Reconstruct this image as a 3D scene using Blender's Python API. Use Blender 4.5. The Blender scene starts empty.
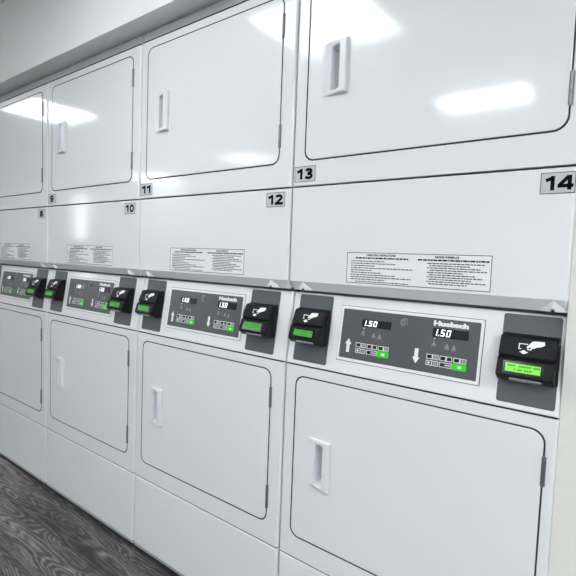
import bpy, bmesh, math, random
from mathutils import Vector, Matrix

SC = bpy.context.scene
COL = SC.collection
random.seed(4)

# ------------------------------------------------------------------ materials
def new_mat(name):
    m = bpy.data.materials.new(name); m.use_nodes = True
    return m, m.node_tree.nodes, m.node_tree.links, m.node_tree.nodes['Principled BSDF']

def simple(name, col, rough=.5, metal=0., coat=0., emit=None, es=0., bump=0., bscale=400., spec=.5):
    m, N, L, b = new_mat(name)
    b.inputs['Roughness'].default_value = rough
    b.inputs['Metallic'].default_value = metal
    b.inputs['Coat Weight'].default_value = coat
    b.inputs['Coat Roughness'].default_value = .06
    b.inputs['Specular IOR Level'].default_value = spec
    tc = N.new('ShaderNodeTexCoord'); nz = N.new('ShaderNodeTexNoise')
    nz.inputs['Scale'].default_value = 6.; nz.inputs['Detail'].default_value = 3.
    L.new(tc.outputs['Object'], nz.inputs['Vector'])
    mx = N.new('ShaderNodeMix'); mx.data_type = 'RGBA'
    mx.inputs[6].default_value = (*[c*.975 for c in col], 1); mx.inputs[7].default_value = (*[min(1, c*1.02) for c in col], 1)
    L.new(nz.outputs['Fac'], mx.inputs[0]); L.new(mx.outputs[2], b.inputs['Base Color'])
    if emit:
        b.inputs['Emission Color'].default_value = (*emit, 1); b.inputs['Emission Strength'].default_value = es
    if bump:
        n2 = N.new('ShaderNodeTexNoise'); n2.inputs['Scale'].default_value = bscale; n2.inputs['Detail'].default_value = 2.
        L.new(tc.outputs['Object'], n2.inputs['Vector'])
        bp = N.new('ShaderNodeBump'); bp.inputs['Strength'].default_value = bump; bp.inputs['Distance'].default_value = .001
        L.new(n2.outputs['Fac'], bp.inputs['Height']); L.new(bp.outputs['Normal'], b.inputs['Normal'])
    return m

def enamel(name, col, rough, wave):
    """Baked white enamel: fine orange peel plus the faint long waves of sheet metal."""
    m, N, L, b = new_mat(name)
    b.inputs['Base Color'].default_value = (*col, 1)
    b.inputs['Roughness'].default_value = rough
    b.inputs['Coat Weight'].default_value = .8
    b.inputs['Coat Roughness'].default_value = .095
    tc = N.new('ShaderNodeTexCoord')
    n1 = N.new('ShaderNodeTexNoise'); n1.inputs['Scale'].default_value = 260.; n1.inputs['Detail'].default_value = 1.
    n2 = N.new('ShaderNodeTexNoise'); n2.inputs['Scale'].default_value = 2.2; n2.inputs['Detail'].default_value = 1.
    L.new(tc.outputs['Object'], n1.inputs['Vector']); L.new(tc.outputs['Object'], n2.inputs['Vector'])
    b1 = N.new('ShaderNodeBump'); b1.inputs['Strength'].default_value = .10; b1.inputs['Distance'].default_value = .0006
    b2 = N.new('ShaderNodeBump'); b2.inputs['Strength'].default_value = wave; b2.inputs['Distance'].default_value = .01
    L.new(n1.outputs['Fac'], b1.inputs['Height']); L.new(n2.outputs['Fac'], b2.inputs['Height'])
    L.new(b2.outputs['Normal'], b1.inputs['Normal']); L.new(b1.outputs['Normal'], b.inputs['Normal'])
    return m

M = {}
M['white'] = enamel('white_enamel', (.74, .765, .785), .5, .10)
M['door'] = enamel('door_enamel', (.74, .765, .785), .5, .14)
M['fascia'] = enamel('fascia_enamel', (.76, .78, .80), .45, .05)
M['ledge'] = enamel('lightened_enamel', (.82, .84, .86), .4, .05)  # lighter copy of the white enamel, offsets shade on the down-facing ledge
M['trim'] = simple('shadow_grey_trim', (.56, .575, .59), .5)  # grey holds the soffit's shadow on the trim
M['rail'] = simple('galvanised_rail', (.42, .43, .44), .5, .3)
M['body'] = simple('galvanised_body', (.18, .18, .19), .6, .3)
M['gapshade'] = simple('black_gap_shade', (.02, .02, .022), .7)  # black standing for shade in gaps, seams and under the base
M['handle'] = simple('handle_plastic', (.74, .765, .81), .4, coat=.2)
M['hinge'] = simple('hinge_metal', (.20, .21, .23), .4, .8)
M['plate'] = simple('grey_plate', (.085, .10, .11), .45, bump=.2, bscale=700)
M['panel'] = simple('grey_panel_film', (.080, .090, .093), .33)
M['bezel'] = simple('white_bezel', (.80, .81, .83), .35)
M['black'] = simple('black_plastic', (.006, .006, .007), .5, bump=.2, bscale=900, spec=.25)
M['glossblack'] = simple('display_window', (.006, .006, .010), .15)
M['led'] = simple('white_led', (.9, .95, 1.), .4, emit=(.92, .97, 1.), es=1.3)
M['print'] = simple('white_print', (.82, .84, .84), .5)
M['greyprint'] = simple('grey_print', (.28, .31, .33), .5)
M['lcd'] = simple('green_lcd', (.03, .20, .03), .6, emit=(.055, .42, .03), es=.5)
M['lcdbright'] = simple('bright_green_lcd', (.10, .45, .03), .3, emit=(.17, .68, .01), es=.7)
M['lcdtext'] = simple('green_lcd_marks', (.03, .20, .01), .4, emit=(.02, .25, .0), es=.25)
M['greenkey'] = simple('green_key_light', (.02, .4, .01), .3, emit=(.02, .5, .005), es=.5)
M['sticker'] = simple('grey_sticker', (.50, .54, .57), .45)
M['ink'] = simple('black_ink', (.004, .004, .005), .6, spec=.1)
M['paper'] = simple('label_paper', (.80, .81, .82), .45)
M['textink'] = simple('label_ink', (.03, .03, .035), .6, spec=.2)
M['chrome'] = simple('screw_metal', (.34, .35, .37), .35, .9)
M['slot'] = simple('grey_slot_lip', (.25, .26, .28), .3)
M['wall'] = simple('wall_paint', (.70, .70, .675), .8, bump=.15, bscale=180)
M['soffit'] = simple('soffit_paint', (.83, .835, .83), .8, bump=.15, bscale=180)
M['ceil'] = simple('ceiling_paint', (.84, .84, .84), .9)
M['roomwall'] = simple('white_wall_paint', (.82, .825, .83), .85)
M['base'] = simple('baseboard_vinyl', (.25, .25, .26), .5)
M['frame'] = simple('white_frame', (.75, .76, .77), .4)
M['light'] = simple('light_diffuser', (.9, .9, .9), .5, emit=(.968, .992, .998), es=13.5)
M['lightfar'] = simple('bright_light_diffuser', (.9, .9, .9), .5, emit=(.968, .992, .998), es=41.)
M['glass'] = simple('frosted_window_pane', (.85, .88, .9), .4, emit=(.92, .96, 1.), es=9.)

def floor_mat():
    m, N, L, b = new_mat('grey_wood_vinyl')
    def math_(op, a=None, b_=None, c=None):
        n = N.new('ShaderNodeMath'); n.operation = op
        for k, q in enumerate((a, b_, c)):
            if q is None: continue
            if isinstance(q, (int, float)): n.inputs[k].default_value = q
            else: L.new(q, n.inputs[k])
        return n.outputs[0]
    def noise(vec, scale, det, rough=.5, dist=0.):
        n = N.new('ShaderNodeTexNoise'); n.inputs['Scale'].default_value = scale; n.inputs['Detail'].default_value = det
        n.inputs['Roughness'].default_value = rough; n.inputs['Distortion'].default_value = dist
        L.new(vec, n.inputs['Vector']); return n.outputs['Fac']
    def mapped(vec, s):
        n = N.new('ShaderNodeMapping'); n.inputs['Scale'].default_value = s; L.new(vec, n.inputs['Vector']); return n.outputs[0]
    tc = N.new('ShaderNodeTexCoord')
    br = N.new('ShaderNodeTexBrick'); br.offset = .37; br.offset_frequency = 2; br.squash = 1.
    br.inputs['Scale'].default_value = 1.; br.inputs['Brick Width'].default_value = 1.22; br.inputs['Row Height'].default_value = .18
    br.inputs['Mortar Size'].default_value = .0012; br.inputs['Mortar Smooth'].default_value = .2; br.inputs['Bias'].default_value = 0.
    br.inputs['Color1'].default_value = (0, 0, 0, 1); br.inputs['Color2'].default_value = (1, 1, 1, 1); br.inputs['Mortar'].default_value = (.5, .5, .5, 1)
    L.new(tc.outputs['Object'], br.inputs['Vector'])
    sc = N.new('ShaderNodeVectorMath'); sc.operation = 'MULTIPLY_ADD'; sc.inputs[1].default_value = (3.1, 7.7, 5.3)
    L.new(br.outputs['Color'], sc.inputs[0]); L.new(tc.outputs['Object'], sc.inputs[2]); V = sc.outputs[0]
    # cathedral rings: contour lines of a long soft field
    field = noise(mapped(V, (1.15, 8.5, 1.)), 1., 1.6, .45)
    fine = noise(mapped(V, (30., 120., 1.)), 1., 3., .6)
    ph = math_('MULTIPLY_ADD', fine, 1.6, math_('MULTIPLY', field, 175.))
    ring = math_('MULTIPLY_ADD', math_('SINE', ph), .5, .5)
    fib = noise(mapped(V, (14., 260., 1.)), 1., 4., .7)
    tone = noise(mapped(V, (1.3, 9., 1.)), 1., 3., .6)
    amp = noise(mapped(V, (1.1, 3.5, 1.)), 1.3, 1.)      # rings fade in and out
    rr = math_('MULTIPLY', math_('SUBTRACT', ring, .5), math_('MULTIPLY', amp, .45))
    v = math_('ADD', rr, math_('MULTIPLY', math_('SUBTRACT', fib, .5), .95))
    v = math_('ADD', v, math_('MULTIPLY', math_('SUBTRACT', tone, .5), .85))
    v = math_('ADD', v, math_('MULTIPLY', math_('SUBTRACT', br.outputs['Color'], .5), .12))
    v = math_('ADD', v, .5)
    rp = N.new('ShaderNodeValToRGB'); e = rp.color_ramp.elements
    e[0].position = .24; e[0].color = (.022, .020, .021, 1)
    e[1].position = .86; e[1].color = (.31, .285, .28, 1)
    e.new(.50).color = (.070, .064, .065, 1)
    L.new(v, rp.inputs['Fac'])
    mx = N.new('ShaderNodeMix'); mx.data_type = 'RGBA'; mx.inputs[7].default_value = (.015, .014, .014, 1)
    L.new(br.outputs['Fac'], mx.inputs[0]); L.new(rp.outputs['Color'], mx.inputs[6]); L.new(mx.outputs[2], b.inputs['Base Color'])
    b.inputs['Roughness'].default_value = .5; b.inputs['Specular IOR Level'].default_value = .35
    bp = N.new('ShaderNodeBump'); bp.inputs['Strength'].default_value = .2; bp.inputs['Distance'].default_value = .001
    L.new(v, bp.inputs['Height']); L.new(bp.outputs['Normal'], b.inputs['Normal'])
    return m
M['floor'] = floor_mat()

# ------------------------------------------------------------------ mesh helpers
class Frame:
    """u across, v up, d out of the surface."""
    def __init__(s, O, U=(1, 0, 0), V=(0, 0, 1), Nn=(0, -1, 0)):
        s.O, s.U, s.V, s.N = Vector(O), Vector(U), Vector(V), Vector(Nn)
    def __call__(s, u, v, d=0.):
        return s.O + s.U*u + s.V*v + s.N*d
    def at(s, u, v, d=0.):
        return Frame(s(u, v, d), s.U, s.V, s.N)
FLAT = Frame((0, 0, 0))

def ring2(x0, x1, z0, z1, r, n=6):
    r = max(.0004, min(r, (x1-x0)/2*.99, (z1-z0)/2*.99)); P = []
    for cx, cz, a0 in ((x1-r, z1-r, 0), (x0+r, z1-r, 90), (x0+r, z0+r, 180), (x1-r, z0+r, 270)):
        for i in range(n+1):
            a = math.radians(a0 + 90*i/n); P.append((cx+r*math.cos(a), cz+r*math.sin(a)))
    return P

def plate(bm, fr, x0, x1, z0, z1, front, th, r=.002, bx=.002, bt=None, bb=None, hole=None, hole_d=.03, mi=0, n=6, k=4):
    """Pressed panel with rolled edges; optional rectangular cut-out."""
    bt = bx if bt is None else bt; bb = bx if bb is None else bb
    B = max(bx, bt, bb); rings = []
    def ring(ix, it, ib, d):
        P = ring2(x0+ix, x1-ix, z0+ib, z1-it, r-min(ix, it, ib) if r > .003 else r, n)
        return [bm.verts.new(fr(p[0], p[1], d)) for p in P]
    rings.append(ring(0, 0, 0, front-th))
    for i in range(k+1):
        t = math.pi/2*i/k; c = 1-math.cos(t)
        rings.append(ring(bx*c, bt*c, bb*c, front-B*(1-math.sin(t))))
    for a, b in zip(rings, rings[1:]):
        m = len(a)
        for i in range(m):
            f = bm.faces.new((a[i], a[(i+1) % m], b[(i+1) % m], b[i])); f.smooth = True; f.material_index = mi
    last = rings[-1]
    if hole is None:
        f = bm.faces.new(last); f.material_index = mi; f.smooth = False
    else:
        hx0, hx1, hz0, hz1 = hole
        H = [bm.verts.new(fr(u, v, front)) for u, v in ((hx0, hz0), (hx1, hz0), (hx1, hz1), (hx0, hz1))]
        m = len(last); q = m//4
        # corners of last in order: top-right, top-left, bottom-left, bottom-right
        hc = [H[2], H[3], H[0], H[1]]
        for j in range(4):
            seg = last[j*q:(j+1)*q]
            for i in range(len(seg)-1):
                f = bm.faces.new((seg[i], seg[i+1], hc[j])); f.material_index = mi
            nx = last[((j+1)*q) % m]
            f = bm.faces.new((seg[-1], nx, hc[(j+1) % 4], hc[j])); f.material_index = mi
        G = [bm.verts.new(fr(u, v, front-hole_d)) for u, v in ((hx0, hz0), (hx1, hz0), (hx1, hz1), (hx0, hz1))]
        for i in range(4):
            f = bm.faces.new((H[i], H[(i+1) % 4], G[(i+1) % 4], G[i])); f.material_index = mi

def bevel_box(bm, x0, x1, y0, y1, z0, z1, b=0., mi=0):
    g = bmesh.ops.create_cube(bm, size=1., matrix=Matrix.Translation(((x0+x1)/2, (y0+y1)/2, (z0+z1)/2)) @ Matrix.Diagonal((x1-x0, y1-y0, z1-z0, 1)))
    fs = {f for v in g['verts'] for f in v.link_faces}
    for f in fs: f.material_index = mi
    if b:
        es = list({e for v in g['verts'] for e in v.link_edges})
        r = bmesh.ops.bevel(bm, geom=es, offset=b, segments=2, affect='EDGES', profile=.5)
        for f in r['faces']: f.material_index = mi

def flat_poly(bm, fr, pts, d, mi=0, th=0.):
    vs = [bm.verts.new(fr(u, v, d)) for u, v in pts]
    f = bm.faces.new(vs); f.material_index = mi
    if th:
        lo = [bm.verts.new(fr(u, v, d-th)) for u, v in pts]
        for i in range(len(vs)):
            g = bm.faces.new((vs[i], vs[(i+1) % len(vs)], lo[(i+1) % len(vs)], lo[i])); g.material_index = mi
    if len(pts) > 4: bmesh.ops.triangulate(bm, faces=[f])

def rect(bm, fr, u0, u1, v0, v1, d, mi=0, th=0.):
    flat_poly(bm, fr, ((u0, v0), (u1, v0), (u1, v1), (u0, v1)), d, mi, th)

def outline(bm, fr, u0, u1, v0, v1, w, d, mi=0):
    rect(bm, fr, u0, u1, v1-w, v1, d, mi); rect(bm, fr, u0, u1, v0, v0+w, d, mi)
    rect(bm, fr, u0, u0+w, v0+w, v1-w, d, mi); rect(bm, fr, u1-w, u1, v0+w, v1-w, d, mi)

def cyl(bm, fr, u, v, d0, d1, r, mi=0, n=20, r1=None):
    r1 = r if r1 is None else r1
    A = [bm.verts.new(fr(u+r*math.cos(i*2*math.pi/n), v+r*math.sin(i*2*math.pi/n), d0)) for i in range(n)]
    B = [bm.verts.new(fr(u+r1*math.cos(i*2*math.pi/n), v+r1*math.sin(i*2*math.pi/n), d1)) for i in range(n)]
    for i in range(n):
        f = bm.faces.new((A[i], A[(i+1) % n], B[(i+1) % n], B[i])); f.smooth = True; f.material_index = mi
    for c in (A, B):
        f = bm.faces.new(c); f.material_index = mi

def build(name, bm, mats, parent=None, normals=True, smooth=True):
    if normals: bmesh.ops.recalc_face_normals(bm, faces=bm.faces)
    me = bpy.data.meshes.new(name); bm.to_mesh(me); bm.free()
    for m in (mats if isinstance(mats, (list, tuple)) else [mats]): me.materials.append(M[m])
    try: me.set_sharp_from_angle(angle=math.radians(50))
    except Exception: pass
    o = bpy.data.objects.new(name, me); COL.objects.link(o)
    if parent: o.parent = parent
    if smooth:
        for p in me.polygons: p.use_smooth = True
        w = o.modifiers.new('WeightedNormal', 'WEIGHTED_NORMAL'); w.mode = 'FACE_AREA'; w.weight = 100; w.keep_sharp = True
    return o

_txt = {}
def text_geo(s, bold=0.):
    key = (s, bold)
    if key not in _txt:
        cu = bpy.data.curves.new('lettering', 'FONT'); cu.body = s; cu.size = 1.; cu.offset = bold; cu.fill_mode = 'FRONT'
        cu.resolution_u = 3
        ob = bpy.data.objects.new('lettering', cu); COL.objects.link(ob)
        bpy.context.view_layer.update()
        dg = bpy.context.evaluated_depsgraph_get()
        me = ob.evaluated_get(dg).to_mesh()
        V = [tuple(v.co[:2]) for v in me.vertices]; Fc = [tuple(p.vertices) for p in me.polygons]
        ob.evaluated_get(dg).to_mesh_clear()
        bpy.data.objects.remove(ob); bpy.data.curves.remove(cu)
        _txt[key] = (V, Fc)
    return _txt[key]

def text(bm, fr, s, u0, u1, v0, v1, d, mi=0, bold=0., slant=0.):
    """Lettering fitted to a box on the surface."""
    V, Fc = text_geo(s, bold)
    ax, bx = min(v[0] for v in V), max(v[0] for v in V); ay, by = min(v[1] for v in V), max(v[1] for v in V)
    W, H = bx-ax, by-ay
    vs = []
    for x, y in V:
        q = (y-ay)/H; vs.append(bm.verts.new(fr(u0+(u1-u0)*(x-ax)/W+slant*q, v0+(v1-v0)*q, d)))
    for f in Fc:
        try:
            g = bm.faces.new([vs[i] for i in f]); g.material_index = mi
        except ValueError: pass

def stroke(bm, fr, pts, w, d, mi):
    L, R = [], []
    n = len(pts)
    for i, (x, y) in enumerate(pts):
        a = pts[max(0, i-1)]; b = pts[min(n-1, i+1)]
        if 0 < i < n-1:
            d1 = Vector((x-a[0], y-a[1])).normalized(); d2 = Vector((b[0]-x, b[1]-y)).normalized()
            t = (d1+d2).normalized(); m = 1/max(.5, t.dot(d1))
        else:
            t = Vector((b[0]-a[0], b[1]-a[1])).normalized(); m = 1.
        nx, ny = -t.y*w/2*m, t.x*w/2*m
        L.append((x+nx, y+ny)); R.append((x-nx, y-ny))
    for i in range(n-1):
        flat_poly(bm, fr, (L[i], L[i+1], R[i+1], R[i]), d+.00002*(i % 2), mi)

def arc(cx, cy, rx, ry, a0, a1, n=14):
    return [(cx+rx*math.cos(math.radians(a0+(a1-a0)*i/n)), cy+ry*math.sin(math.radians(a0+(a1-a0)*i/n))) for i in range(n+1)]
# heavy grotesque numerals in a 0..1 high box: (advance width, strokes)
T = .215
NUM = {
 '0': (.62, [arc(.31, .5, .31-T/2, .5-T/2, 0, 360, 28)]),
 '1': (.42, [[(.30, 0), (.30, 1)], [(.30, .86), (.02, .70)]]),
 '2': (.60, [arc(.30, .70, .30-T/2, .30-T/2, 170, -35)+[(.12, T/2+.02)], [(.0, T/2), (.60, T/2)]]),
 '3': (.60, [arc(.29, .73, .29-T/2, .27-T/2, 165, -90)+[(.22, .54)], [(.22, .52)]+arc(.29, .29, .31-T/2, .29-T/2, 90, -165)]),
 '4': (.66, [[(.50, 0), (.50, 1)], [(.46, .93), (.09, .33)], [(.02, .29), (.66, .29)]]),
 '8': (.62, [arc(.31, .74, .28-T/2, .26-T/2, 0, 360, 24), arc(.31, .28, .31-T/2, .28-T/2, 0, 360, 24)]),
 '9': (.62, [arc(.31, .68, .31-T/2, .32-T/2, 0, 360, 26), [(.62-T/2, .68), (.60-T/2, .45)]+arc(.29, .33, .30-T/2, .33-T/2, 5, -155)]),
}
def numerals(bm, fr, s, uc, v0, v1, d, mi, wide=1., gap=.07):
    H = v1-v0; tot = sum(NUM[c][0] for c in s)+gap*(len(s)-1)
    u = uc-tot*H*wide/2
    for k, c in enumerate(s):
        for st in NUM[c][1]:
            stroke(bm, fr, [(u+x*H*wide, v0+y*H) for x, y in st], T*H*(.65+.35*wide), d+.00005*k, mi)
        u += (NUM[c][0]+gap)*H*wide

SEG = {'0': 'abcdef', '1': 'bc', '5': 'afgcd'}
def seven(bm, fr, ch, u, v, w, h, t, d, mi):
    def S(x, y): return (u+x*w+y*h*.18, v+y*h)   # leans right
    tw, thh = t/w, t/h
    R = {'a': (0, 1, 1-thh, 1), 'g': (0, 1, .5-thh/2, .5+thh/2), 'd': (0, 1, 0, thh), 'f': (0, tw, .5, 1), 'b': (1-tw, 1, .5, 1), 'e': (0, tw, 0, .5), 'c': (1-tw, 1, 0, .5)}
    for s in SEG[ch]:
        a, b, c, e = R[s]; flat_poly(bm, fr, (S(a, c), S(b, c), S(b, e), S(a, e)), d, mi)

# ------------------------------------------------------------------ tumble dryer dimensions (metres, from its left seam)
PITCH = .8
X0, DX0, DX1 = .0025, .0487, .7435
Z_TOP, Z_A, Z_L1, Z_L2, Z_B, Z_C = 2.1425, 1.5125, 1.2205, 1.191, .957, .331
SL = math.hypot(.228, .035)
FAS = Frame((0, 0, .957), (1, 0, 0), (0, .035/SL, .228/SL), (0, -.228/SL, .035/SL))   # leaning control fascia
def sv(f): return f*SL
HW, HH = .087, .152           # handle size
HOLE = (.024, .068, .010, .142)

def handle_mesh():
    bm = bmesh.new(); nu, nv = 44, 48
    def ss(t): t = max(0., min(1., t)); return t*t*(3-2*t)
    def h(u, v):
        rim = .0012 + .0135*math.sin(min(1., u/HW*1.12)*math.pi/2)**1.6
        a = ss((u-.029)/.008)*(1-ss((u-.058)/.005))
        b = ss((v-.012)/.007)*(1-ss((v-(HH-.020))/.005))
        edge = min(1., min(v, HH-v, HW-u)/.003)
        rim *= .55+.45*math.sqrt(max(0, edge))
        return rim + (-.042-rim)*a*b
    G = [[bm.verts.new(FLAT(HW*i/nu, HH*j/nv, h(HW*i/nu, HH*j/nv))) for j in range(nv+1)] for i in range(nu+1)]
    for i in range(nu):
        for j in range(nv):
            bm.faces.new((G[i][j], G[i+1][j], G[i+1][j+1], G[i][j+1])).smooth = True
    bor = [(i, 0) for i in range(nu+1)]+[(nu, j) for j in range(1, nv+1)]+[(i, nv) for i in range(nu-1, -1, -1)]+[(0, j) for j in range(nv-1, 0, -1)]
    B = [bm.verts.new(FLAT(HW*i/nu, HH*j/nv, -.001)) for i, j in bor]
    for k in range(len(bor)):
        a, b = bor[k], bor[(k+1) % len(bor)]
        bm.faces.new((G[a[0]][a[1]], G[b[0]][b[1]], B[(k+1) % len(bor)], B[k]))
    bmesh.ops.recalc_face_normals(bm, faces=bm.faces)
    me = bpy.data.meshes.new('handle'); bm.to_mesh(me); bm.free(); me.materials.append(M['handle'])
    me.set_sharp_from_angle(angle=math.radians(60))
    return me
HANDLE = handle_mesh()

DF = .0018   # door face stands this far proud
def door(root, z0, z1, hz, hinges, name):
    hx = .1025
    bm = bmesh.new()
    plate(bm, FLAT, DX0, DX1, z0, z1, DF, .006, r=.030, bx=.0030, hole=(hx+HOLE[0], hx+HOLE[1], hz+HOLE[2], hz+HOLE[3]), hole_d=.006)
    d = build(name, bm, 'door', root)
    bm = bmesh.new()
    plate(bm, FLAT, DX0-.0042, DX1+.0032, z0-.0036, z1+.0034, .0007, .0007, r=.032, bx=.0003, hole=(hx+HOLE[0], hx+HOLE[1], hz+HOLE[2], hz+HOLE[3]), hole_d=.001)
    build('door_gap_shade', bm, 'gapshade', d)  # black rim in place of the shadowed gap round the door
    h = bpy.data.objects.new('handle', HANDLE); COL.objects.link(h); h.parent = d; h.location = (hx, -DF+.0002, hz)
    for a, b in hinges:
        bm = bmesh.new()
        n = 5
        for i in range(n):
            fr = Frame((DX1+.0015, -.0015, a+(b-a)*i/n), (1, 0, 0), (0, 1, 0), (0, 0, 1))
            cyl(bm, fr, 0, 0, .0008, (b-a)/n-.0008, .0042, n=12)
        fr = Frame((DX1+.0015, -.0015, a), (1, 0, 0), (0, 1, 0), (0, 0, 1)); cyl(bm, fr, 0, 0, -.001, b-a+.001, .0028, n=10)
        bevel_box(bm, DX1-.004, DX1+.007, -.0015, .0005, a, b)
        build('hinge', bm, 'hinge', d)
    return d

RP0 = [(.026, 1.146), (.001, 1.1425), (-.003, 1.139), (-.0185, 1.1010), (-.0185, 1.0975), (-.0125, 1.0955), (-.0125, 1.0915), (-.0225, 1.0900), (-.0255, 1.0870), (-.0365, 1.0520), (-.0350, 1.0480), (-.0180, 1.0345), (.014, 1.0300)]
def card_reader(root, xa, xb, bright, dz=-.002):
    w = xb-xa
    Z = lambda z: 1.03+(z-1.03)*.94+dz
    RP = [(y, Z(z)) for y, z in RP0]
    bm = bmesh.new()
    A = [bm.verts.new((xa, y, z)) for y, z in RP]; B = [bm.verts.new((xb, y, z)) for y, z in RP]
    n = len(RP)
    for i in range(n):
        bm.faces.new((A[i], A[(i+1) % n], B[(i+1) % n], B[i]))
    ca = bm.faces.new(A); cb = bm.faces.new(B[::-1])
    bmesh.ops.bevel(bm, geom=list(ca.edges)+list(cb.edges), offset=.0016, segments=2, affect='EDGES')
    # housing behind, a little wider at the right, against the plate
    bevel_box(bm, xa+.004, xb+.003, .0005, .024, Z(1.032), Z(1.130), .002)
    r = build('card_reader', bm, 'black', root)
    # slanted upper face with the card symbol
    p, q = Vector((xa, -.003, Z(1.139))), Vector((xa, -.0185, Z(1.1010))); V = (p-q); hh = V.length; V.normalize()
    fr = Frame(q, (1, 0, 0), V, Vector((1, 0, 0)).cross(V)); 
    if fr.N.y > 0: fr.N = -fr.N
    fr.N = Vector((0, -V.z, V.y)).normalized()
    bm = bmesh.new(); e = .0006
    def U(a): return a*w
    def Vv(a): return (1-a)*hh
    P = lambda L: [(U(.05+a*.86), Vv(.04+b*.95)) for a, b in L]
    flat_poly(bm, fr, P([(.50, .50), (.555, .30), (.60, .12), (.66, .06), (.85, .04), (.86, .26), (.78, .40), (.70, .44), (.67, .52), (.60, .55), (.585, .47), (.53, .56)]), e)   # hand
    for L in ([(.34, .28), (.53, .28), (.52, .335), (.34, .335)], [(.34, .335), (.365, .335), (.365, .60), (.34, .60)], [(.34, .60), (.40, .60), (.40, .66), (.34, .66)], [(.52, .60), (.61, .60), (.61, .66), (.52, .66)], [(.585, .54), (.61, .54), (.61, .60), (.585, .60)]):
        flat_poly(bm, fr, P(L), e)    # card outline
    flat_poly(bm, fr, P([(.37, .82), (.42, .76), (.44, .70), (.48, .70), (.50, .76), (.55, .82), (.50, .90), (.46, .95), (.42, .90)]), e)
    build('card_symbol', bm, 'print', r)
    # screen
    p, q = Vector((xa, -.0255, Z(1.0870))), Vector((xa, -.0365, Z(1.0520))); V = (p-q); hh = V.length; V.normalize()
    fr = Frame(q, (1, 0, 0), V, Vector((0, -V.z, V.y)))
    bm = bmesh.new()
    rect(bm, fr, w*.115, w*.83, hh*.10, hh*.92, .0006, 1, .0006)
    rect(bm, fr, w*.165, w*.775, hh*.24, hh*.79, .0010, 0)
    rnd = random.Random(3)
    for row, (v0, v1) in enumerate(((.56, .71), (.32, .47))):
        a = .205 if row == 0 else .33; end = .75 if row == 0 else .62
        while a < end:
            if rnd.random() > .17: rect(bm, fr, w*a, w*(a+.020), hh*v0, hh*v1, .0013, 2)
            a += .028
    build('screen', bm, [bright, 'glossblack', 'lcdtext'], r)
    bm = bmesh.new()
    fr = Frame((xa, -.0350, Z(1.0480)), (1, 0, 0), (0, .0170/.0217, -.0135/.0217), (0, -.0135/.0217, -.0170/.0217))
    plate(bm, fr, w*.24, w*.80, .004, .013, .0035, .0035, r=.004, bx=.001)
    build('card_slot', bm, 'slot', r)
    return r

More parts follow.
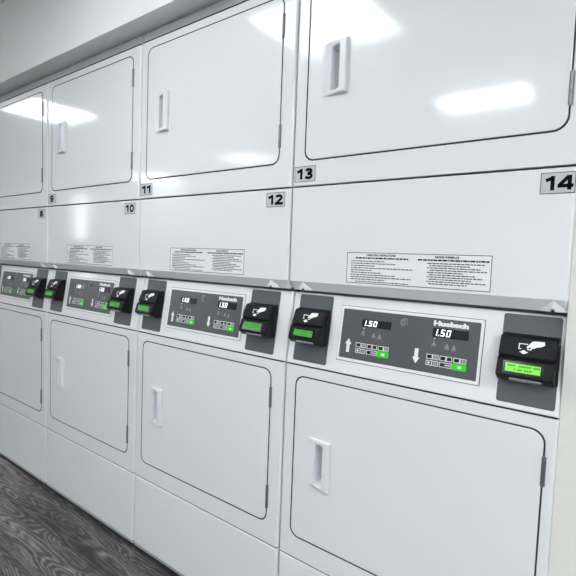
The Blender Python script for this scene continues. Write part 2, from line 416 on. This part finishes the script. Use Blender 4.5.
def control_panel(root):
    bm = bmesh.new()
    u0, u1, f0, f1 = .1875, .5935, .178, .872
    plate(bm, FAS, u0, u1, sv(f0), sv(f1), .0035, .0035, r=.005, bx=.0012, mi=1)
    plate(bm, FAS, .1955, .5865, sv(.215), sv(.838), .0041, .0004, r=.003, bx=.0002, mi=0)
    for (a, b, c, e) in ((u0-.0016, u1+.0016, sv(f1), sv(f1)+.0014), (u0-.0016, u1+.0016, sv(f0)-.0014, sv(f0)), (u0-.0016, u0, sv(f0), sv(f1)), (u1, u1+.0016, sv(f0), sv(f1))):
        rect(bm, FAS, a, b, c, e, .0004, 2)
    p = build('control_panel', bm, ['panel', 'bezel', 'textink'], root)
    E0 = .0045
    for k, (dx0, dx1, a, b) in enumerate(((.2610, .3500, .635, .728), (.4680, .5590, .628, .732))):
        bm = bmesh.new()
        plate(bm, FAS, dx0, dx1, sv(a), sv(b), E0+.0012, .0015, r=.0015, bx=.0004)
        h = sv(b-a)*.70; v = sv(a)+sv(b-a)*.15; t = .0023; w = .0100; d = E0+.0016
        x = dx0+.005
        seven(bm, FAS, '1', x-.004, v, w, h, t, d, 1)
        rect(bm, FAS, x+.0098, x+.0125, v, v+.0026, d, 1)
        seven(bm, FAS, '5', x+.0152, v, w, h, t, d, 1)
        seven(bm, FAS, '0', x+.0300, v, w, h, t, d, 1)
        build('price_display', bm, ['glossblack', 'led'], p)
        # small pictograms below the display
        d = E0
        for j, (ix, iy) in enumerate(((.006, -.055), (.040, -.070), (.058, -.075))):
            bm = bmesh.new()
            cx, cy = dx0+ix, sv(a+iy)-.004
            if j == 0:
                cyl(bm, FAS, cx+.001, sv(a)-.0045, d, d+.0004, .0019, 1, 10)
            flat_poly(bm, FAS, ((cx-.006, cy-.005), (cx+.006, cy-.005), (cx+.004, cy-.001), (cx-.004, cy-.001)), d)
            rect(bm, FAS, cx-.007, cx+.007, cy-.0085, cy-.0070, d)
            rect(bm, FAS, cx-.0012, cx+.0012, cy-.001, cy+.005, d)
            flat_poly(bm, FAS, ((cx-.0035, cy+.001), (cx+.0035, cy+.001), (cx, cy+.007)), d+.0002)
            build('cycle_pictogram', bm, ['greyprint', 'print'], p)
        # brand name over the right display
    bm = bmesh.new()
    text(bm, FAS, 'Huebsch', .4680, .5575, sv(.752), sv(.812), E0, 0, bold=.07)
    build('brand_lettering', bm, 'print', p)
    # arrows
    for up, cx, a, b in ((True, .2230, .292, .468), (False, .4300, .297, .470)):
        bm = bmesh.new(); v0, v1 = sv(a), sv(b); H = v1-v0; hw, sw = .0105, .0052
        L = [(-sw, 0), (sw, 0), (sw, .58), (hw, .58), (0, 1), (-hw, .58), (-sw, .58)]
        L = [(cx+q, (v0+r*H) if up else (v1-r*H)) for q, r in L]
        flat_poly(bm, FAS, L, E0)
        build('arrow_mark', bm, 'print', p)
    # keys: two rows beside each arrow
    for kx in (.2480, .4575):
        w, g = .0330, .0020
        for row in range(2):
            v0, v1 = (sv(.372), sv(.430)) if row == 0 else (sv(.300), sv(.360))
            for c in range(3):
                bm = bmesh.new(); a = kx+c*(w+g); b = a+w
                if row == 1 and c == 2:
                    plate(bm, FAS, a-.002, b+.001, v0-.0015, v1+.0015, E0+.0006, .0008, r=.004, bx=.0003)
                    rect(bm, FAS, a+.013, a+.022, v0+.004, v1-.004, E0+.0009, 1)
                    build('lit_key', bm, ['greenkey', 'print'], p); continue
                plate(bm, FAS, a, b, v0, v1, E0+.0003, .0005, r=.003, bx=.0002, mi=0)
                outline(bm, FAS, a+.0005, b-.0005, v0+.0005, v1-.0005, .0015, E0+.0006, 1)
                if row == 0:
                    rect(bm, FAS, a+.004, a+.0135, v0+.0028, v1-.0028, E0+.0006, 2)
                    rect(bm, FAS, a+.0155, a+.0185, v0+.001, v1-.001, E0+.0006, 1)
                    rect(bm, FAS, a+.0205, b-.004, v0+.0028, v1-.0028, E0+.0006, 2 if c == 1 else 3)
                elif c == 0:
                    cyl(bm, FAS, a+.008, (v0+v1)/2, E0+.0003, E0+.0009, .0030, 1, 12)
                    rect(bm, FAS, a+.0155, a+.0175, v0+.001, v1-.001, E0+.0006, 1)
                    rect(bm, FAS, a+.0200, b-.004, v0+.0032, v1-.0032, E0+.0006, 3)
                else:
                    rect(bm, FAS, a+.004, a+.0125, v0+.0028, v1-.0028, E0+.0006, 2)
                    rect(bm, FAS, a+.015, b-.004, (v0+v1)/2-.001, (v0+v1)/2+.001, E0+.0006, 1)
                build('key', bm, ['panel', 'print', 'glossblack', 'greyprint'], p)
    # cam lock
    bm = bmesh.new(); lu, lv = .3880, sv(.748)
    cyl(bm, FAS, lu, lv, .0035, .0065, .0118, 0, 28, .0112)
    cyl(bm, FAS, lu, lv, .0065, .0090, .0092, 1, 28, .0082)
    rect(bm, FAS, lu-.0060, lu+.0060, lv-.0012, lv+.0012, .0093, 2)
    cyl(bm, FAS, lu, lv, .0088, .0098, .0035, 0, 14)
    cyl(bm, FAS, lu, lv, .0099, .0100, .0016, 2, 10)
    build('cam_lock', bm, ['chrome', 'hinge', 'ink'], p)
    return p

def instruction_label(root):
    bm = bmesh.new(); a, b, c, e = .212, .608, 1.2275, 1.3145; D = .0006
    rect(bm, FLAT, a, b, c, e, D, 0, .0006)
    outline(bm, FLAT, a, b, c, e, .0016, D+.0003, 1)
    text(bm, FLAT, 'OPERATING INSTRUCTIONS', a+.062, a+.150, e-.0100, e-.0045, D+.0003, 1, bold=.05)
    text(bm, FLAT, "MODE D'EMPLOI", a+.258, a+.318, e-.0100, e-.0045, D+.0003, 1, bold=.05)
    rnd = random.Random(11)
    def line(u0, u1, v, h, mi):
        u = u0
        while u < u1:
            l = rnd.uniform(.0035, .012); l = min(l, u1-u)
            rect(bm, FLAT, u, u+l, v, v+h, D+.0003, mi); u += l+rnd.uniform(.0012, .0022)
    line(a+.028, a+.186, e-.0175, .0042, 1)
    line(a+.212, a+.390, e-.0175, .0042, 1)
    for i in range(9):
        v = e-.0255-.0064*i
        line(a+.014, a+[.120, .150, .088, .200, .082, .110, .150, .196, .120][i], v, .0026, 2)
    line(a+.030, a+.190, c+.0042, .0022, 2)
    for i in range(10):
        v = e-.0250-.0058*i
        line(a+.238+(.006 if i % 2 else 0), a+[.380, .345, .372, .386, .330, .360, .378, .350, .384, .340][i], v, .0026, 2)
    build('instruction_label', bm, ['paper', 'ink', 'textink'], root)

def number_sticker(root, s, left, w=.077):
    bm = bmesh.new()
    if left: a, b, c, e = .0115, .0115+w, 1.5262, 1.5735
    else: a, b, c, e = .6985, .6985+w, 1.4535, 1.5000
    rect(bm, FLAT, a, b, c, e, .0006, 0, .0006)
    outline(bm, FLAT, a, b, c, e, .0014, .0009, 1)
    H0 = e-c-.015
    numerals(bm, FLAT, s, (a+b)/2+(.003 if w < .075 else 0), c+.0075, e-.0075, .0010, 1, wide=(w*.80/H0/(sum(NUM[q][0] for q in s)+.07)) if len(s) == 2 else 2.1)
    build('number_sticker', bm, ['sticker', 'ink'], root)

def make_dryer(right):
    root = bpy.data.objects.new('stacked_tumble_dryer', None); COL.objects.link(root)
    bx = .0085; hx = .1025
    # cabinet carcass
    bm = bmesh.new(); bevel_box(bm, X0+.006, right-.006, .055, .90, .03, 2.178)
    build('cabinet_body', bm, 'body', root)
    def panel(name, z0, z1, mat='white', **k):
        bm = bmesh.new(); plate(bm, FLAT, X0, right, z0, z1, k.pop('front', 0.), .058, r=.002, bx=bx, **k)
        return build(name, bm, mat, root)
    panel('top_trim', Z_TOP+.0025, 2.182, 'trim', front=-.006, bt=.001, bb=.001)
    UH, LH = 1.769, .5905
    panel('upper_front_panel', Z_A+.0015, Z_TOP-.0005, bt=.003, bb=.002, hole=(hx+HOLE[0], hx+HOLE[1], UH+HOLE[2], UH+HOLE[3]))
    # service panel with its inward-bent lower ledge
    bm = bmesh.new()
    plate(bm, FLAT, X0, right, Z_L1, Z_A-.0015, 0., .058, r=.002, bx=bx, bt=.003, bb=.0001)
    LD = math.hypot(.022, Z_L1-Z_L2)
    V = Vector((0, -.022, Z_L1-Z_L2))/LD; fr = Frame((0, .022, Z_L2), (1, 0, 0), V, Vector((0, -V.z, V.y)))
    plate(bm, fr, X0, right, 0, LD+.0004, 0., .010, r=.002, bx=bx, bt=.0001, bb=.002, mi=1)
    # stamped triangles round the ledge screws
    for sx in (.0560, .7250 if right > .78 else .7400):
        T = lambda u, v, d: bm.verts.new(fr(u, v, d))
        a, b, c, k1, k2 = T(sx-.032, .003, .0002), T(sx+.032, .003, .0002), T(sx, LD*.92, .0002), T(sx-.009, .010, .010), T(sx+.009, .010, .010)
        k3 = T(sx, .024, .008)
        for f in ((a, b, k2, k1), (b, c, k3, k2), (c, a, k1, k3), (k1, k2, k3)):
            bm.faces.new(f).material_index = 0
    sp = build('service_panel', bm, ['white', 'ledge'], root)
    for sx in (.0560, .7250 if right > .78 else .7400):
        bm = bmesh.new(); cyl(bm, fr, sx, .0135, .008, .0118, .0052, 0, 16, .0042)
        rect(bm, fr, sx-.003, sx+.003, .0127, .0143, .0121, 1); rect(bm, fr, sx-.0008, sx+.0008, .0105, .0165, .0122, 1)
        build('screw', bm, ['chrome', 'ink'], sp)
    # leaning control fascia
    bm = bmesh.new(); plate(bm, FAS, X0, right, .0015, sv(1.0), 0., .028, r=.003, bx=bx, bt=.004, bb=.003)
    build('control_fascia', bm, 'fascia', root)
    panel('lower_front_panel', Z_C+.0035, Z_B-.0015, bt=.004, bb=.0005, hole=(hx+HOLE[0], hx+HOLE[1], LH+HOLE[2], LH+HOLE[3]))
    panel('kick_panel', .029, Z_C-.0010, bt=.0075, bb=.002)
    bm = bmesh.new(); bevel_box(bm, X0+.002, right-.002, .002, .05, .0165, .0285, .001)
    build('base_rail', bm, 'rail', root)
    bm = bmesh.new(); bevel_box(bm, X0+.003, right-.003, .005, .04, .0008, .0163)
    build('base_shade_strip', bm, 'gapshade', root)  # added black strip, the dark gap between rail and floor
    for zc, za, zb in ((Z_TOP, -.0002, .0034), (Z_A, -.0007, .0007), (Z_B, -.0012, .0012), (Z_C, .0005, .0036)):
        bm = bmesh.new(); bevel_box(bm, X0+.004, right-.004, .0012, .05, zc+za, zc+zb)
        build('seam_shade_strip', bm, 'gapshade', root)  # black strips put into the seams as their shade
    for lx in (.07, right-.07):
        for ly in (.05, .83):
            bm = bmesh.new(); fr2 = Frame((lx, ly, 0), (1, 0, 0), (0, 1, 0), (0, 0, 1))
            cyl(bm, fr2, 0, 0, 0, .008, .020, 0, 16, .016); cyl(bm, fr2, 0, 0, .008, .034, .007, 0, 12)
            build('leveling_foot', bm, 'frame', root)
    door(root, 1.591, 2.1085, UH, ((1.641, 1.713), (1.981, 2.054)), 'upper_loading_door')
    door(root, .4070, .9225, LH, ((.455, .533), (.797, .866)), 'lower_loading_door')
    for a, b in ((.0295, .1530), (.6355 if right < .78 else .6210, .7590 if right < .78 else .7475)):
        bm = bmesh.new(); plate(bm, FAS, a, b, sv(.065), sv(.972), .0012, .0012, r=.006, bx=.0004)
        build('reader_mounting_plate', bm, 'plate', root)
    control_panel(root)
    card_reader(root, .0345, .1480, 'lcd'); c = .6390 if right < .78 else .6250
    card_reader(root, c, c+.1180, 'lcdbright' if right < .78 else 'lcd', -.005)
    instruction_label(root)
    return root

def copy_tree(o, parent=None):
    c = o.copy(); COL.objects.link(c); c.parent = parent
    for ch in list(o.children): copy_tree(ch, c)
    return c

proto = make_dryer(.7970)
roots = [proto, copy_tree(proto), copy_tree(proto), make_dryer(.7690)]
info = [
 (None, '8', 'white stacked tumble dryer with sticker 8, leftmost and farthest, cut by the frame'),
 ('9', '10', 'white stacked tumble dryer bearing stickers 9 and 10, second from the left'),
 ('11', '12', 'white stacked tumble dryer bearing stickers 11 and 12, third from the left'),
 ('13', '14', 'white stacked tumble dryer bearing stickers 13 and 14, nearest, against the right wall')]
for i, (r, (a, b, lab)) in enumerate(zip(roots, info)):
    r.location = ((i-1)*PITCH, 0, 0)
    r['label'] = lab; r['category'] = 'dryer'; r['group'] = 'row of stacked tumble dryers'
    if a: number_sticker(r, a, True)
    number_sticker(r, b, False, .068 if i == 3 else .077)

# ------------------------------------------------------------------ the room
H = 2.6; XL, XR, YB, YF = -8.6, 5.0, 1.0, -4.2
def struct(name, x0, x1, y0, y1, z0, z1, mat, b=0.):
    bm = bmesh.new(); bevel_box(bm, x0, x1, y0, y1, z0, z1, b)
    o = build(name, bm, mat); o['kind'] = 'structure'; return o
struct('floor', XL, XR, YF, YB, -.1, 0, 'floor')
struct('ceiling', XL, XR, YF, YB, H, H+.1, 'ceil')
struct('soffit', XL, XR, -.084, YB, 2.1855, H, 'soffit', .002)
struct('wall_back', XL, XR, YB, YB+.1, 0, H, 'wall')
struct('wall_right', 2.3692, XR, .006, YB, 0, 2.1855, 'wall')
struct('wall_left', XL, -.8005, .001, YB, 0, 2.1855, 'wall')
struct('wall_left_end', XL-.1, XL, YF, YB, 0, H, 'roomwall')
struct('wall_right_end', XR, XR+.1, YF, YB, 0, H, 'roomwall')
struct('baseboard_right', 2.3715, XR, -.006, .006, 0, .10, 'base', .002)
struct('baseboard_left', XL, -.8005, -.011, .001, 0, .10, 'base', .002)
# front wall (behind the camera) with a window opening
wx0, wx1, wz0, wz1 = -7.70, -7.12, 1.5, 2.56
bm = bmesh.new()
for a, b, c, e in ((XL, wx0, 0, H), (wx1, XR, 0, H), (wx0, wx1, 0, wz0), (wx0, wx1, wz1, H)):
    bevel_box(bm, a, b, YF-.12, YF, c, e)
o = build('wall_front', bm, 'roomwall'); o['kind'] = 'structure'
bm = bmesh.new()
for a, b, c, e in ((wx0, wx0+.05, wz0, wz1), (wx1-.05, wx1, wz0, wz1), (wx0+.05, wx1-.05, wz0, wz0+.05), (wx0+.05, wx1-.05, wz1-.05, wz1)):
    bevel_box(bm, a, b, YF-.07, YF+.01, c, e, .002)
w = build('window_1', bm, 'frame'); w['kind'] = 'structure'
bm = bmesh.new(); bevel_box(bm, wx0+.05, wx1-.05, YF-.05, YF-.04, wz0+.05, wz1-.05)
build('window_pane', bm, 'glass', w)

# ceiling panels: the ones mirrored in the doors, and their neighbours
LIGHTS = [(1.0, -1.05, .66, .60), (-2.10, -1.02, .66, .60), (-5.2, -1.02, .66, .60), (1.40, -2.70, .64, .34), (-1.80, -3.45, .66, .50), (-4.4, -3.9, .66, .50), (4.0, -1.6, .66, .60), (3.6, -3.4, .66, .60)]
LB = ['square ceiling light panel nearest above the camera, before the numbered 13 dryer', 'square ceiling light panel before the dryer numbered 8', 'square ceiling light panel far left along the dryer row',
 'square ceiling light panel in the middle of the room behind the camera', 'square ceiling light panel near the front wall, left of the camera', 'square ceiling light panel far left near the front wall',
 'square ceiling light panel at the right end of the room', 'square ceiling light panel in the right corner behind the camera']
for (x, y, wx, wy), lab in zip(LIGHTS, LB):
    root = bpy.data.objects.new('ceiling_light', None); COL.objects.link(root); root.location = (x, y, H)
    root['label'] = lab; root['category'] = 'light'; root['group'] = 'ceiling light panels'
    bm = bmesh.new(); t = .02
    for a, b, c, e in ((-wx/2-t, wx/2+t, -wy/2-t, -wy/2), (-wx/2-t, wx/2+t, wy/2, wy/2+t), (-wx/2-t, -wx/2, -wy/2, wy/2), (wx/2, wx/2+t, -wy/2, wy/2)):
        bevel_box(bm, a, b, c, e, -.015, 0)
    build('light_frame', bm, 'frame', root)
    bm = bmesh.new(); bevel_box(bm, -wx/2, wx/2, -wy/2, wy/2, -.010, -.0015)
    build('diffuser', bm, 'light' if y > -1.5 or abs(x+1.8) < .1 else 'lightfar', root)

wd = bpy.data.worlds.new('World'); SC.world = wd; wd.use_nodes = True
wd.node_tree.nodes['Background'].inputs[0].default_value = (.8, .85, .9, 1); wd.node_tree.nodes['Background'].inputs[1].default_value = .5

# ------------------------------------------------------------------ camera
ya, pi_, ro = [math.radians(v) for v in (37.46047, -3.61362, 2.17744)]
ca, sa, cb, sb, cc, sc_ = math.cos(ya), math.sin(ya), math.cos(pi_), math.sin(pi_), math.cos(ro), math.sin(ro)
f = Vector((-sa*cb, ca*cb, sb)); r = Vector((ca, sa, 0)); u = r.cross(f)
r2 = cc*r+sc_*u; u2 = -sc_*r+cc*u
cam = bpy.data.cameras.new('Camera'); co = bpy.data.objects.new('Camera', cam); COL.objects.link(co)
mw = Matrix((( r2.x, u2.x, -f.x, 2.50057), (r2.y, u2.y, -f.y, -1.17467), (r2.z, u2.z, -f.z, 1.28950), (0, 0, 0, 1)))
co.matrix_world = mw
cam.sensor_width = 36.; cam.sensor_fit = 'HORIZONTAL'; cam.lens = 466.664/576*36; cam.clip_start = .02
SC.camera = co
SC.view_settings.view_transform = 'Standard'; SC.view_settings.look = 'None'; SC.view_settings.exposure = 0.
